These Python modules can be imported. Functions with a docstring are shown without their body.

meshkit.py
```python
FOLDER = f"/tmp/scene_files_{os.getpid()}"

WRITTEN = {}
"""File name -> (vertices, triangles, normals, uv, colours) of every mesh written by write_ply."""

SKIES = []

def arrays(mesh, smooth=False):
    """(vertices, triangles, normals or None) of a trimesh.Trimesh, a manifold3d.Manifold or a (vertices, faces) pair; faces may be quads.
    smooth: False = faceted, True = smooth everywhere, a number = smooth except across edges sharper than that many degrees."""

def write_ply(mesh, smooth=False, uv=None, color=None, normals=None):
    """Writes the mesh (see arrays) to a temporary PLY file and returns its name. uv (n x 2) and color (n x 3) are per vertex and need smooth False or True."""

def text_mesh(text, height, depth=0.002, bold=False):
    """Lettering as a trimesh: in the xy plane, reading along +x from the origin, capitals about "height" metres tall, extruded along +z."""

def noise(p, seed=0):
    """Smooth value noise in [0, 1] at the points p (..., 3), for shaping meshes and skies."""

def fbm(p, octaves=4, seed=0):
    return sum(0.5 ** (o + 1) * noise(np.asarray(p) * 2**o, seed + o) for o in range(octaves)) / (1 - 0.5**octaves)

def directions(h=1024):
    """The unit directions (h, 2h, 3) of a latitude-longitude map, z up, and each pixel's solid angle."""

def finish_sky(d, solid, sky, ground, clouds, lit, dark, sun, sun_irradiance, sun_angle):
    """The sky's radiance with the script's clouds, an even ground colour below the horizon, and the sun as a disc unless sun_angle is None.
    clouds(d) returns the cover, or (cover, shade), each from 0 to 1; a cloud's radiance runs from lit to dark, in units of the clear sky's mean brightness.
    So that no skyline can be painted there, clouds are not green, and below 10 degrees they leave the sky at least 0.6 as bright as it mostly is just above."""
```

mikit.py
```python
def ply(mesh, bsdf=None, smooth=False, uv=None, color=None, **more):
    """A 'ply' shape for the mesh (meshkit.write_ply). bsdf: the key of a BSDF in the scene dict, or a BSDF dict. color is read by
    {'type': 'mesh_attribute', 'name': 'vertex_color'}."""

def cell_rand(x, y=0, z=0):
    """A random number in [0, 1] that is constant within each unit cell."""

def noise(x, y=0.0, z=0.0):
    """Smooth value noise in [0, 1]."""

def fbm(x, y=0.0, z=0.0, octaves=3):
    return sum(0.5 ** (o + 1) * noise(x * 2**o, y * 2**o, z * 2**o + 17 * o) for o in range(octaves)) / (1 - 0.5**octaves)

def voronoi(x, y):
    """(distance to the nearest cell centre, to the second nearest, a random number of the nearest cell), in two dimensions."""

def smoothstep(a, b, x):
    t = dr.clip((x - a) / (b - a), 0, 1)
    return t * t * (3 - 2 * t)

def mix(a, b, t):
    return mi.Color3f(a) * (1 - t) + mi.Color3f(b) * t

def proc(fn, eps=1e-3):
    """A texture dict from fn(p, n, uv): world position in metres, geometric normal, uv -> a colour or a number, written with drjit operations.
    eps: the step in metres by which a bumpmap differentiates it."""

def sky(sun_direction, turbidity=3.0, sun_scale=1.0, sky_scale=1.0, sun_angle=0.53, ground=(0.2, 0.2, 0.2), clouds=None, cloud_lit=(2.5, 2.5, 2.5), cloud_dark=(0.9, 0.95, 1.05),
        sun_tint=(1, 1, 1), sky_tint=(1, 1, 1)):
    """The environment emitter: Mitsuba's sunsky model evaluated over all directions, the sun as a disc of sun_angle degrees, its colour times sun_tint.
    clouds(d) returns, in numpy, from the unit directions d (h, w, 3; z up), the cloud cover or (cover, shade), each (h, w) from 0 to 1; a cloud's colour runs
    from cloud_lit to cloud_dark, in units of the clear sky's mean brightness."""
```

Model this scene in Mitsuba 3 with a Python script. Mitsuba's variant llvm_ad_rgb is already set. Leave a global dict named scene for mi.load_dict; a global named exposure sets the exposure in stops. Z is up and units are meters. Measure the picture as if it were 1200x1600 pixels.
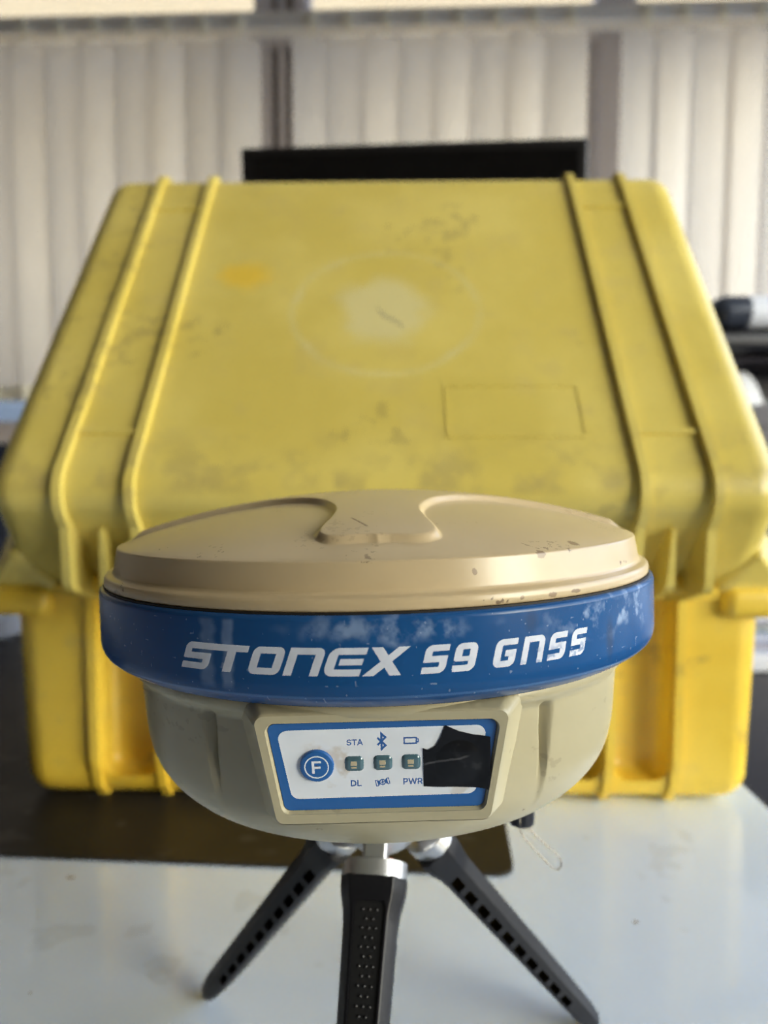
import math, random
import numpy as np, trimesh, manifold3d as m3, shapely, drjit as dr, mitsuba as mi
import shapely.geometry as sg
from shapely import affinity
import mikit, meshkit
from mikit import proc, noise, fbm, smoothstep, mix

random.seed(7); np.random.seed(7)
T = mi.ScalarTransform4f
scene, labels = {'type': 'scene'}, {}

# ------------------------------------------------------------------ camera, sky, exposure
PITCH = math.radians(4.95)
CAM = (0.0, 0.0, 0.24)
scene['camera'] = {
    'type': 'thinlens', 'fov': 54.9, 'fov_axis': 'x', 'near_clip': 0.01, 'far_clip': 300.0,
    'aperture_radius': 0.0014, 'focus_distance': 0.187,
    'to_world': T().look_at(origin=list(CAM), target=[0, math.cos(PITCH), CAM[2] - math.sin(PITCH)], up=[0, 0, 1]),
}
scene['sky'] = mikit.sky([0.80, -0.60, 0.36], turbidity=6.0, sun_scale=0.0, sky_scale=1.0, ground=(0.32, 0.31, 0.29),
                         sky_tint=(0.80, 0.92, 1.20))
exposure = 4.68

# ------------------------------------------------------------------ helpers
def rgb(*c): return {'type': 'rgb', 'value': [float(x) for x in c]}

def srgb(r, g, b):
    f = lambda c: (c / 255 / 12.92) if c / 255 <= 0.04045 else ((c / 255 + 0.055) / 1.055) ** 2.4
    return [f(r), f(g), f(b)]

def mat(name, color, rough=0.5, spec=0.5, metallic=0.0, two=True, bump=None, bump_scale=1.0, **kw):
    c = color if isinstance(color, dict) else rgb(*color)
    b = {'type': 'principled', 'base_color': c, 'roughness': rough if isinstance(rough, dict) else float(rough),
         'specular': float(spec), 'metallic': float(metallic), **kw}
    if bump is not None:
        b = {'type': 'bumpmap', 'arbitrary': bump, 'scale': float(bump_scale), 'bsdf': b}
    scene[name] = {'type': 'twosided', 'bsdf': b} if two else b
    return name

def add(key, mesh, bsdf, label=None, cat=None, group=None, kind=None, smooth=30, to=None):
    base, n = key, 0
    while key in scene or key in labels:
        n += 1; key = f'{base}_{n:03d}'
    d = mesh if isinstance(mesh, dict) else mikit.ply(mesh, bsdf, smooth=smooth)
    if to is not None: d = {**d, 'to_world': to}
    scene[key] = d
    tag(key, label, cat, group, kind)
    return key

def tag(key, label=None, cat=None, group=None, kind=None):
    e = {k: v for k, v in (('label', label), ('category', cat), ('group', group), ('kind', kind)) if v}
    if e: labels[key] = e

def mesh_of(m):
    q = m.to_mesh()
    return trimesh.Trimesh(np.array(q.vert_properties[:, :3]), np.array(q.tri_verts), process=False)

def ball(c, r, n=20):
    return m3.Manifold.sphere(float(r), n).translate([float(x) for x in c])

def rbox(x0, x1, y0, y1, z0, z1, r=0.003, n=16):
    r = min(r, (x1 - x0) / 2 - 1e-6, (y1 - y0) / 2 - 1e-6, (z1 - z0) / 2 - 1e-6)
    return m3.Manifold.batch_hull([ball((x, y, z), r, n) for x in (x0 + r, x1 - r) for y in (y0 + r, y1 - r) for z in (z0 + r, z1 - r)])

def box(x0, x1, y0, y1, z0, z1):
    return m3.Manifold.cube([x1 - x0, y1 - y0, z1 - z0]).translate([x0, y0, z0])

def hull_pts(p): return m3.Manifold.hull_points(np.asarray(p, float))

def cyl(x, y, z0, z1, r0, r1=None, n=40):
    return m3.Manifold.cylinder(z1 - z0, r0, r0 if r1 is None else r1, n).translate([x, y, z0])

def revolve(profile, n=96):
    """profile: (r, z) list from bottom to top, closed by the axis."""
    cs = m3.CrossSection([[(float(r), float(z)) for r, z in profile]], m3.FillRule.NonZero)
    return mesh_of(m3.Manifold.revolve(cs, n))

def extrude(poly, h, z0=0.0):
    parts = [trimesh.creation.extrude_polygon(g, h, engine='earcut') for g in getattr(poly, 'geoms', [poly])]
    m = trimesh.util.concatenate(parts); m.apply_translation([0, 0, z0]); return m

def rrect(x0, y0, x1, y1, r):
    return sg.box(x0 + r, y0 + r, x1 - r, y1 - r).buffer(r, quad_segs=6)

def rpoly(pts, r):
    return sg.Polygon(pts).buffer(-r).buffer(r, quad_segs=6)

def tube(pts, rad, sides=8, closed=False):
    p = np.asarray(pts, float); t = np.gradient(p, axis=0); t /= np.linalg.norm(t, axis=1, keepdims=True)
    rad = np.broadcast_to(rad, (len(p),))
    a = np.cross(t[0], [0.3, 0.9, 0.2]); a /= np.linalg.norm(a); V = []
    for i in range(len(p)):
        a = a - t[i] * (a @ t[i]); a /= np.linalg.norm(a); b = np.cross(t[i], a)
        for k in range(sides):
            g = 2 * math.pi * k / sides
            V.append(p[i] + rad[i] * (math.cos(g) * a + math.sin(g) * b))
    F = []
    for i in range(len(p) - 1):
        for k in range(sides):
            q = [i * sides + k, i * sides + (k + 1) % sides, (i + 1) * sides + (k + 1) % sides, (i + 1) * sides + k]
            F += [[q[0], q[1], q[2]], [q[0], q[2], q[3]]]
    n = len(V); V += [p[0], p[-1]]
    for k in range(sides):
        F += [[n, (k + 1) % sides, k], [n + 1, (len(p) - 1) * sides + k, (len(p) - 1) * sides + (k + 1) % sides]]
    return trimesh.Trimesh(np.array(V), np.array(F), process=False)

def spline(pts, n=60):
    from scipy.interpolate import CubicSpline
    p = np.asarray(pts, float); d = np.r_[0, np.cumsum(np.linalg.norm(np.diff(p, axis=0), axis=1))]
    return CubicSpline(d, p)(np.linspace(0, d[-1], n))

def grid_mesh(X):
    """X: (a, b, 3) points -> mesh."""
    a, b = X.shape[:2]; i, j = np.meshgrid(np.arange(a - 1), np.arange(b - 1), indexing='ij')
    q = np.stack([i * b + j, i * b + j + 1, (i + 1) * b + j + 1, (i + 1) * b + j], -1).reshape(-1, 4)
    return trimesh.Trimesh(X.reshape(-1, 3), np.vstack([q[:, [0, 1, 2]], q[:, [0, 2, 3]]]), process=False)

def to_local(M):
    """numpy 4x4 -> function mapping a drjit world point into that frame."""
    I = np.linalg.inv(M)
    def f(p):
        return [float(I[k, 0]) * p.x + float(I[k, 1]) * p.y + float(I[k, 2]) * p.z + float(I[k, 3]) for k in range(3)]
    return f

def rotx(a): c, s = math.cos(a), math.sin(a); return np.array([[1, 0, 0], [0, c, -s], [0, s, c]])
def roty(a): c, s = math.cos(a), math.sin(a); return np.array([[c, 0, s], [0, 1, 0], [-s, 0, c]])
def rotz(a): c, s = math.cos(a), math.sin(a); return np.array([[c, -s, 0], [s, c, 0], [0, 0, 1]])
def frame(R, t):
    M = np.eye(4); M[:3, :3] = R; M[:3, 3] = t; return M
def TW(M): return T(M.tolist())

# ------------------------------------------------------------------ frames
REC = frame(roty(-0.0252) @ rotx(-0.045), [-0.0025, 0.2615, 0.1972])           # receiver: z up, -y to the front
CASE_YAW = math.radians(-1.2)
CASE = frame(rotz(CASE_YAW), [0.0, 0.487, 0.0025])                             # case body: origin on the table below the hinge
LID = CASE @ frame(rotx(math.radians(48.8)), [0, 0, 0.1475])                   # lid: origin on the hinge axis, z out of the lid
ROOM = frame(rotz(math.radians(-2.3)), [0, 1.76, 0])                           # window wall: y = 0 is its inner face
FLOOR = -0.75
CEIL = 2.0

# ------------------------------------------------------------------ materials: room
mat('m_white_wall', srgb(214, 210, 203), 0.8, 0.2)
mat('m_grey_wall', srgb(205, 182, 160), 0.8, 0.2)
mat('m_ceiling', srgb(238, 236, 230), 0.9, 0.2)
def f_floor(p, n, uv):
    return mix(srgb(120, 116, 110), srgb(140, 136, 128), fbm(p.x * 6, p.y * 6, 0.0, 4))
mat('m_floor', proc(f_floor), 0.45, 0.4)
mat('m_window_grey', srgb(190, 184, 184), 0.45, 0.4)
mat('m_window_dark', srgb(150, 140, 132), 0.6, 0.3)
mat('m_sill', srgb(215, 205, 190), 0.4, 0.4)
scene['m_pane'] = {'type': 'thindielectric', 'int_ior': 1.5}
def f_slat(p, n, uv):
    w = noise(p.x * 900, p.y * 900, p.z * 60) * 0.5 + noise(p.x * 60, p.y * 60, p.z * 900) * 0.5
    return mix([0.81, 0.77, 0.715], [0.86, 0.82, 0.765], w)
scene['m_slat'] = {'type': 'principledthin', 'base_color': proc(f_slat), 'roughness': 0.7, 'diff_trans': 0.70, 'spec_trans': 0.0}
mat('m_track', srgb(232, 226, 216), 0.4, 0.5)
mat('m_carrier', srgb(243, 236, 214), 0.5, 0.4)
def f_plaster(p, n, uv):
    return mix([0.40, 0.31, 0.19], [0.44, 0.345, 0.22], fbm(p.x * 1.5, p.z * 1.5, 3.0, 3))
mat('m_facade', proc(f_plaster), 0.9, 0.1)
mat('m_facade_glass', srgb(70, 80, 92), 0.1, 0.5)
mat('m_pavement', srgb(226, 212, 184), 0.9, 0.1)

# ------------------------------------------------------------------ the room
def struct(key, man, m, smooth=30, to=None, label=None):
    return add(key, mesh_of(man) if isinstance(man, m3.Manifold) else man, m, label, kind='structure', smooth=smooth, to=to)

X0, X1, Y0 = -4.6, 0.99, -3.6
struct('floor', box(X0, X1 + 0.06, Y0, 1.95, FLOOR - 0.06, FLOOR), 'm_floor')
struct('ceiling', box(X0 - 0.15, X1 + 0.25, Y0 - 0.15, 2.0, CEIL, CEIL + 0.15), 'm_ceiling')
struct('wall_left', box(X0 - 0.15, X0, Y0, 1.95, FLOOR, CEIL), 'm_grey_wall')
struct('wall_front', box(X0 - 0.15, X1 + 0.2, Y0 - 0.15, Y0, FLOOR, CEIL), 'm_grey_wall')
# right wall with a wide window opening
RW = (-1.00, 1.56, -0.10, 1.20)
wr = box(X1, X1 + 0.2, Y0, 1.66, FLOOR, CEIL) - box(X1 - 0.1, X1 + 0.3, RW[0], RW[1], RW[2], RW[3])
struct('wall_right', wr, 'm_white_wall')
def window_frame(y0, y1, z0, z1, w, posts):
    m = box(X1 + 0.06, X1 + 0.12, y0, y1, z0, z1) - box(X1, X1 + 0.2, y0 + w, y1 - w, z0 + w, z1 - w)
    for q in posts: m = m + box(X1 + 0.06, X1 + 0.12, q - w / 2, q + w / 2, z0, z1)
    return m
struct('window_4', window_frame(*RW, 0.06, [-0.16, 0.70]), 'm_window_grey')
for a, b in ((-0.94, -0.19), (-0.13, 0.67), (0.73, 1.50)):
    add('window_4__pane', trimesh.Trimesh([[X1 + 0.09, a, RW[2] + 0.06], [X1 + 0.09, b, RW[2] + 0.06], [X1 + 0.09, b, RW[3] - 0.06], [X1 + 0.09, a, RW[3] - 0.06]], [[0, 1, 2], [0, 2, 3]], process=False), 'm_pane', smooth=False)

# back wall: low parapet, sill, window frames (in the ROOM frame, turned a little)
RT = TW(ROOM)
struct('wall_back', box(-5.0, 1.03, 0.0, 0.18, FLOOR, 0.20) + box(-5.0, 1.03, 0.0, 0.18, 1.86, CEIL) + box(-5.0, -1.11, 0.0, 0.18, 0.19, 1.87), 'm_white_wall', to=RT)
struct('trim_1', rbox(-1.30, 0.985, -0.06, 0.10, 0.20, 0.225, 0.006), 'm_sill', to=RT, label='pale window sill running below the blind')
ZR0, ZR1 = 1.172, 1.236            # grey rail between the lower and the upper panes
rail = rbox(-1.105, 1.03, 0.03, 0.11, ZR0, ZR1, 0.006) + box(-1.105, 1.03, 0.04, 0.10, 0.225, 0.275) + box(-1.105, 1.03, 0.04, 0.10, 1.80, 1.86)
struct('trim_2', rail, 'm_window_grey', to=RT, label='grey window rail above the blind track')
MULL = [(-0.300, -0.180), (0.492, 0.572), (-1.10, -1.02), (0.93, 1.02)]
def mullion(i, a, b):
    m = m3.Manifold()
    if b - a > 0.1:
        w = (b - a)
        m = rbox(a, a + 0.30 * w, 0.03, 0.11, 0.225, 1.86, 0.004) + rbox(b - 0.26 * w, b, 0.03, 0.11, 0.225, 1.86, 0.004) + rbox(a + 0.42 * w, a + 0.58 * w, 0.035, 0.11, 0.225, 1.86, 0.004)
        k = struct(f'trim_{i}', m, 'm_window_grey', to=RT, label='grey double window post')
        add(k + '__gap_strip', mesh_of(box(a + 0.005, b - 0.005, 0.06, 0.10, 0.225, 1.86)), 'm_window_dark', 'brown sealing strips between the post profiles', to=RT)
    else:
        struct(f'trim_{i}', rbox(a, b, 0.03, 0.11, 0.225, 1.86, 0.006), 'm_window_grey', to=RT, label='grey single window post')
for i, (a, b) in enumerate(MULL): mullion(3 + i, a, b)
spans = [(-1.02, -0.300), (-0.180, 0.492), (0.572, 0.93)]
for i, (a, b) in enumerate(spans):
    inner = (box(a, b, 0.05, 0.09, 0.275, ZR0) - box(a + 0.03, b - 0.03, 0, 0.2, 0.305, ZR0 - 0.0)) + (box(a, b, 0.05, 0.09, ZR1, 1.80) - box(a + 0.006, b - 0.006, 0, 0.2, ZR1 + 0.004, 1.79))
    struct(f'window_{i + 1}', inner, 'm_window_grey', to=RT)
    for z0, z1 in ((0.305, ZR0), (ZR1 + 0.004, 1.79)):
        add(f'window_{i + 1}__pane', trimesh.Trimesh([[a, 0.07, z0], [b, 0.07, z0], [b, 0.07, z1], [a, 0.07, z1]], [[0, 1, 2], [0, 2, 3]], process=False), 'm_pane', smooth=False, to=RT)

# outside: pavement and a cream building across the street
struct('ground', box(-30, 30, 2.3, 30, -3.7, -3.5), 'm_pavement')
fac = 'building'
tag(fac, 'cream plastered building across the street behind the blind', 'building')
add(fac + '__wall', mesh_of(box(-14, 9, 11.0, 12.0, -3.5, 13.0)), 'm_facade', smooth=False)
wm = mikit.ply(mesh_of(box(-0.55, 0.55, -0.04, 0.02, -0.8, 0.8)), 'm_facade_glass')
for zz in (-1.2, 1.4):
    for xx in np.arange(-12, 8, 3.2):
        add(fac + '__window', wm, None, to=T().translate([float(xx), 11.0, float(zz)]))

# vertical blind
BL = 'vertical_blind'
tag(BL, 'cream vertical slat blind hanging in front of the office windows', 'blind')
TRZ = 1.137
tr = rbox(-1.30, 0.96, -0.105, -0.060, TRZ, TRZ + 0.034, 0.004) - box(-1.95, 1.40, -0.095, -0.070, TRZ - 0.01, TRZ + 0.012)
add(BL + '__headrail', mesh_of(tr + box(-1.30, 0.96, -0.108, -0.104, TRZ + 0.012, TRZ + 0.018)), 'm_track', to=RT)
def slat_mesh(L):
    v = np.linspace(-0.0438, 0.0438, 9); z = np.linspace(0, -L, 5)
    return grid_mesh(np.stack([np.stack([v, 0.0055 * ((v / 0.0438) ** 2 - 0.5), np.full_like(v, q)], -1) for q in z]))
slat_ply = mikit.ply(slat_mesh(0.755), 'm_slat', smooth=True)
car_ply = mikit.ply(mesh_of(rbox(-0.009, 0.009, -0.012, 0.006, -0.016, 0.016, 0.004) + rbox(-0.004, 0.004, -0.004, 0.004, -0.030, -0.01, 0.002)), 'm_carrier', smooth=30)
weight_ply = mikit.ply(mesh_of(rbox(-0.042, 0.042, -0.0025, 0.0025, -0.777, -0.743, 0.002)), 'm_carrier', smooth=30)
PITCHX = 0.0785
rs = np.random.RandomState(3)
for k in range(-16, 12):
    x = 0.0045 + k * PITCHX
    ang = -10 + rs.uniform(-3, 3) + (7 if k % 2 else -7)
    if abs(x + 0.226) < PITCHX / 2 or abs(x - 0.498) < PITCHX / 2: continue      # slats missing in front of the posts
    M = RT @ T().translate([float(x), -0.083, TRZ - 0.012]).rotate([0, 0, 1], float(-ang))
    sl = add(BL + '__slat', slat_ply, None, to=M)
    add(BL + '__carrier', car_ply, None, to=RT @ T().translate([float(x + 0.004), -0.108, TRZ + 0.010]))
    add(BL + '__slat_weight', weight_ply, None, to=M)

# ------------------------------------------------------------------ the table, mat
def f_table(p, n, uv):
    s = smoothstep(0.70, 0.78, fbm(p.x * 40, p.y * 40, 1.0, 3))
    c = mix([0.69, 0.775, 0.87], [0.66, 0.74, 0.83], fbm(p.x * 9, p.y * 9, 5.0, 3))
    def spot(x, y, r):
        q = (noise(p.x * 500, p.y * 500) - 0.5) * 0.0015
        return 1 - smoothstep(r * 0.6, r, dr.sqrt(dr.square(p.x - x) + dr.square(p.y - y)) + q)
    d = dr.maximum(spot(-0.1759, 0.3954, 0.0024), dr.maximum(spot(-0.1563, 0.3074, 0.0012), spot(0.1278, 0.3561, 0.0014)))
    c = mix(c, [0.20, 0.16, 0.11], d * 0.75)
    return mix(c, [0.52, 0.56, 0.58], s * 0.35)
mat('m_table_glass', proc(f_table), 0.06, 0.5)
mat('m_table_rim', srgb(30, 29, 27), 0.4, 0.4)
mat('m_steel', [0.55, 0.55, 0.55], 0.35, 0.5, 1.0)
TAB = 'office_table'
tag(TAB, 'white glass topped office table with a dark rim under everything', 'table')
tx0, tx1, ty0, ty1 = -1.45, 0.258, -0.35, 1.38
add(TAB + '__glass_top', mesh_of(rbox(tx0, tx1, ty0, ty1, -0.012, 0.0, 0.003)), 'm_table_glass', 'white glossy glass top')
rim = rbox(tx0 - 0.006, tx1 + 0.006, ty0 - 0.006, ty1 + 0.006, -0.030, -0.002, 0.003) - box(tx0, tx1, ty0, ty1, -0.0125, 0.1)
add(TAB + '__rim', mesh_of(rim), 'm_table_rim', 'dark rim')
leg = mikit.ply(mesh_of(rbox(-0.025, 0.025, -0.025, 0.025, FLOOR, -0.030, 0.004)), 'm_steel')
for x in (tx0 + 0.05, tx1 - 0.05):
    for y in (ty0 + 0.05, ty1 - 0.05): add(TAB + '__leg', leg, None, to=T().translate([x, y, 0]))

def f_mat(p, n, uv):
    a = fbm(p.x * 25, p.y * 25, 2.0, 4)
    s = smoothstep(0.66, 0.8, fbm(p.x * 60, p.y * 60, 9.0, 3))
    return mix(mix([0.011, 0.010, 0.009], [0.020, 0.018, 0.016], a), [0.05, 0.048, 0.045], s * 0.4)
mat('m_mat', proc(f_mat), 0.5, 0.2)
pm = extrude(rrect(-0.78, 0.0, 0.0, 0.62, 0.010), 0.002)
add('desk_mat', pm, 'm_mat', 'black desk mat lying on the white table partly under the yellow case', 'desk mat',
    to=TW(frame(rotz(math.radians(-4.0)), [0.0735, 0.3952, 0.0001])))

# ------------------------------------------------------------------ the yellow case
lid_local = to_local(LID)
case_local = to_local(CASE)
def wear_yellow(x, y, z, base_a, base_b):
    a = fbm(x * 14, y * 14, z * 14, 4)
    b = fbm(x * 55 + 7, y * 55, z * 55, 4)
    c = mix(base_a, base_b, smoothstep(0.3, 0.7, a))
    c = mix(c, [0.50, 0.40, 0.14], smoothstep(0.55, 0.85, b) * 0.30)
    d = fbm(x * 130, y * 130 + 3, z * 130, 3) * smoothstep(0.50, 0.72, fbm(x * 20 + 3, y * 20, z * 20 + 1, 3))
    return mix(c, [0.20, 0.15, 0.06], smoothstep(0.45, 0.68, d) * 0.30)
YA, YB = [0.60, 0.42, 0.045], [0.70, 0.52, 0.075]
def f_lid(p, n, uv):
    x, y, z = lid_local(p)
    c = wear_yellow(x, y, z, [0.54, 0.43, 0.09], [0.60, 0.49, 0.125])
    top = smoothstep(0.082, 0.088, z)
    r = dr.sqrt(dr.square(x) + dr.square(y - 0.170))
    wob = (fbm(x * 60, y * 60, 4.0, 3) - 0.5)
    ring = smoothstep(0.0045, 0.0015, dr.abs(r + wob * 0.004 - 0.0655)) * (0.55 + 0.9 * wob)
    disc = smoothstep(0.042, 0.020, r + wob * 0.02)
    c = mix(c, [0.60, 0.54, 0.28], dr.clip(top * dr.maximum(ring * 0.5, disc * 0.7), 0, 1))
    sc = smoothstep(0.0028, 0.0008, dr.abs((x - 0.004) * 0.75 + (y - 0.160) * 0.62 + wob * 0.012)) * smoothstep(0.018, 0.010, dr.sqrt(dr.square(x - 0.002) + dr.square(y - 0.160)))
    c = mix(c, [0.25, 0.22, 0.13], top * sc * 0.5)
    q = dr.sqrt(dr.square((x + 0.103) / 1.3) + dr.square(y - 0.209)) + wob * 0.012
    c = mix(c, [0.66, 0.44, 0.03], top * smoothstep(0.022, 0.008, q) * 0.8)
    low = smoothstep(0.07, 0.0, y) * top * smoothstep(0.42, 0.80, fbm(x * 60, y * 60, 8.0, 4))
    return mix(c, [0.30, 0.24, 0.10], low * 0.6)
def f_body(p, n, uv):
    x, y, z = case_local(p)
    return wear_yellow(x, y, z, [0.63, 0.42, 0.035], [0.70, 0.50, 0.06])
mat('m_lid', proc(f_lid), 0.33, 0.5)
mat('m_body', proc(f_body), 0.36, 0.5)
mat('m_foam', srgb(60, 60, 62), 0.95, 0.1)
mat('m_hinge_pin', [0.35, 0.33, 0.30], 0.4, 0.5, 1.0)

CS = 'equipment_case'
tag(CS, 'big yellow plastic equipment case standing half open behind the receiver, ribbed lid raised', 'case')
CT = TW(CASE); LT = TW(LID)
BH = 0.1475
bw, bd0, bd1 = 0.2490, -0.008, 0.352
def rounded_block(x0, x1, y0, y1, z0, z1, r_edge, draft_top):
    """block with rounded vertical and lower edges, its top slightly larger"""
    lo = [ball((x, y, z0 + r_edge), r_edge, 28) for x in (x0 + r_edge, x1 - r_edge) for y in (y0 + r_edge, y1 - r_edge)]
    hi = [cyl(x, y, z1 - 0.002, z1, r_edge, n=28) for x in (x0 + r_edge - draft_top, x1 - r_edge + draft_top) for y in (y0 + r_edge - draft_top, y1 - r_edge + draft_top)]
    return m3.Manifold.batch_hull(lo + hi)
body = rounded_block(-bw + 0.002, bw - 0.002, bd0, bd1, 0.0, BH, 0.019, 0.002)
cav = rounded_block(-bw + 0.007, bw - 0.007, bd0 + 0.024, bd1 - 0.006, 0.006, BH + 0.002, 0.016, 0.002)
# recessed channels in the near wall between the ribs
def channel(x0, x1, depth, z0=0.016, z1=0.150, r=0.010):
    return m3.Manifold.batch_hull([ball((x, y, z), r, 20) for x in (x0 + r, x1 - r) for y in (bd0 + depth - r, bd0 - 0.03) for z in (z0 + r, z1)])
body = body - cav
for s in (-1, 1):
    a, b = sorted((s * 0.1525, s * 0.1895)); body = body - channel(a, b, 0.017)
body = body - channel(-0.1455, 0.1455, 0.017)
add(CS + '__body', mesh_of(body), 'm_body', to=CT, smooth=40)
# body ribs
def rib_mesh(prof, x, w, tip):
    """prof: polygon in (y, z); thick w at the wall, tip at the outside, by two stacked extrusions"""
    a = extrude(prof, w, -w / 2); M = np.eye(4); M[:3, :3] = np.array([[0, 0, 1], [1, 0, 0], [0, 1, 0]]); a.apply_transform(M)
    a.apply_translation([x, 0, 0]); return a
bprof = sg.Polygon([(bd0 + 0.018, BH - 0.004), (bd0 - 0.005, BH - 0.004), (bd0 - 0.006, 0.030), (bd0 - 0.001, 0.010), (bd0 + 0.008, -0.0005), (bd0 + 0.018, -0.0005)]).buffer(-0.0015).buffer(0.0015)
for x in (-0.193, -0.149, 0.149, 0.193):
    add(CS + '__body__rib', rib_mesh(bprof, x, 0.0056, 0.004), 'm_body', to=CT, smooth=40)
# rim flange of the body with lugs at the corners
fl_o = rrect(-bw - 0.012, bd0 - 0.004, bw + 0.012, bd1 + 0.012, 0.024); fl_i = rrect(-bw + 0.006, bd0 + 0.012, bw - 0.006, bd1 - 0.006, 0.018)
fm = extrude(fl_o.difference(fl_i), 0.008, BH - 0.008)
add(CS + '__body__flange', fm, 'm_body', to=CT, smooth=40)
for s in (-1, 1):
    lug = rbox(s * 0.2405 - 0.022, s * 0.2405 + 0.022, bd0 - 0.012, bd0 + 0.020, BH - 0.019, BH + 0.001, 0.007)
    lug = lug - m3.Manifold.cylinder(0.06, 0.005, 0.005, 20).translate([s * 0.2500, bd0 + 0.002, BH - 0.04])
    add(CS + '__body__corner_lug', mesh_of(lug), 'm_body', to=CT, smooth=40)
add(CS + '__foam', mesh_of(rbox(-0.232, 0.232, 0.018, 0.342, 0.007, 0.118, 0.006) - rbox(-0.10, 0.10, 0.08, 0.28, 0.05, 0.2, 0.02)), 'm_foam', 'dark grey foam lining', to=CT)

# lid (LID frame: y along the lid, z out of it)
lw_o, lw_i, LZ = 0.2385, 0.2450, 0.090
ly0_o, ly0_i, ly1_o, ly1_i = 0.004, -0.004, 0.352, 0.358
def lid_block(shrink, z0, z1, r):
    lo = [cyl(x, y, z0, z0 + 0.002, r, n=28) for x in (-lw_i + shrink + r, lw_i - shrink - r) for y in (ly0_i + shrink + r, ly1_i - shrink - r)]
    hi = [ball((x, y, z1 - r), r, 32) for x in (-lw_o + shrink + r, lw_o - shrink - r) for y in (ly0_o + shrink + r, ly1_o - shrink - r)]
    return m3.Manifold.batch_hull(lo + hi)
lid = lid_block(0.0, 0.0, LZ, 0.021) - lid_block(0.005, -0.002, LZ - 0.005, 0.016)
add(CS + '__lid', mesh_of(lid), 'm_lid', to=LT, smooth=40)
sec = sg.Polygon([(ly0_i, 0), (ly1_i, 0), (ly1_o, LZ), (ly0_o, LZ)])
sec = sec.intersection(sg.box(-1, -1, 1, 1)); sec = sec.buffer(-0.021).buffer(0.021, quad_segs=12).union(sg.box(ly0_i, 0, ly1_i, 0.03))
rprof = sec.buffer(0.0045, quad_segs=8).difference(sec.buffer(-0.004)).intersection(sg.box(-0.2, 0.002, 1, 1))
fin = sg.Polygon([(0.0, 0.0), (-0.013, 0.0), (-0.029, 0.0390), (-0.0275, 0.0440), (-0.0050, 0.0650), (0.006, 0.078), (0.012, 0.06)])
rprof = rprof.union(fin)
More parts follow.
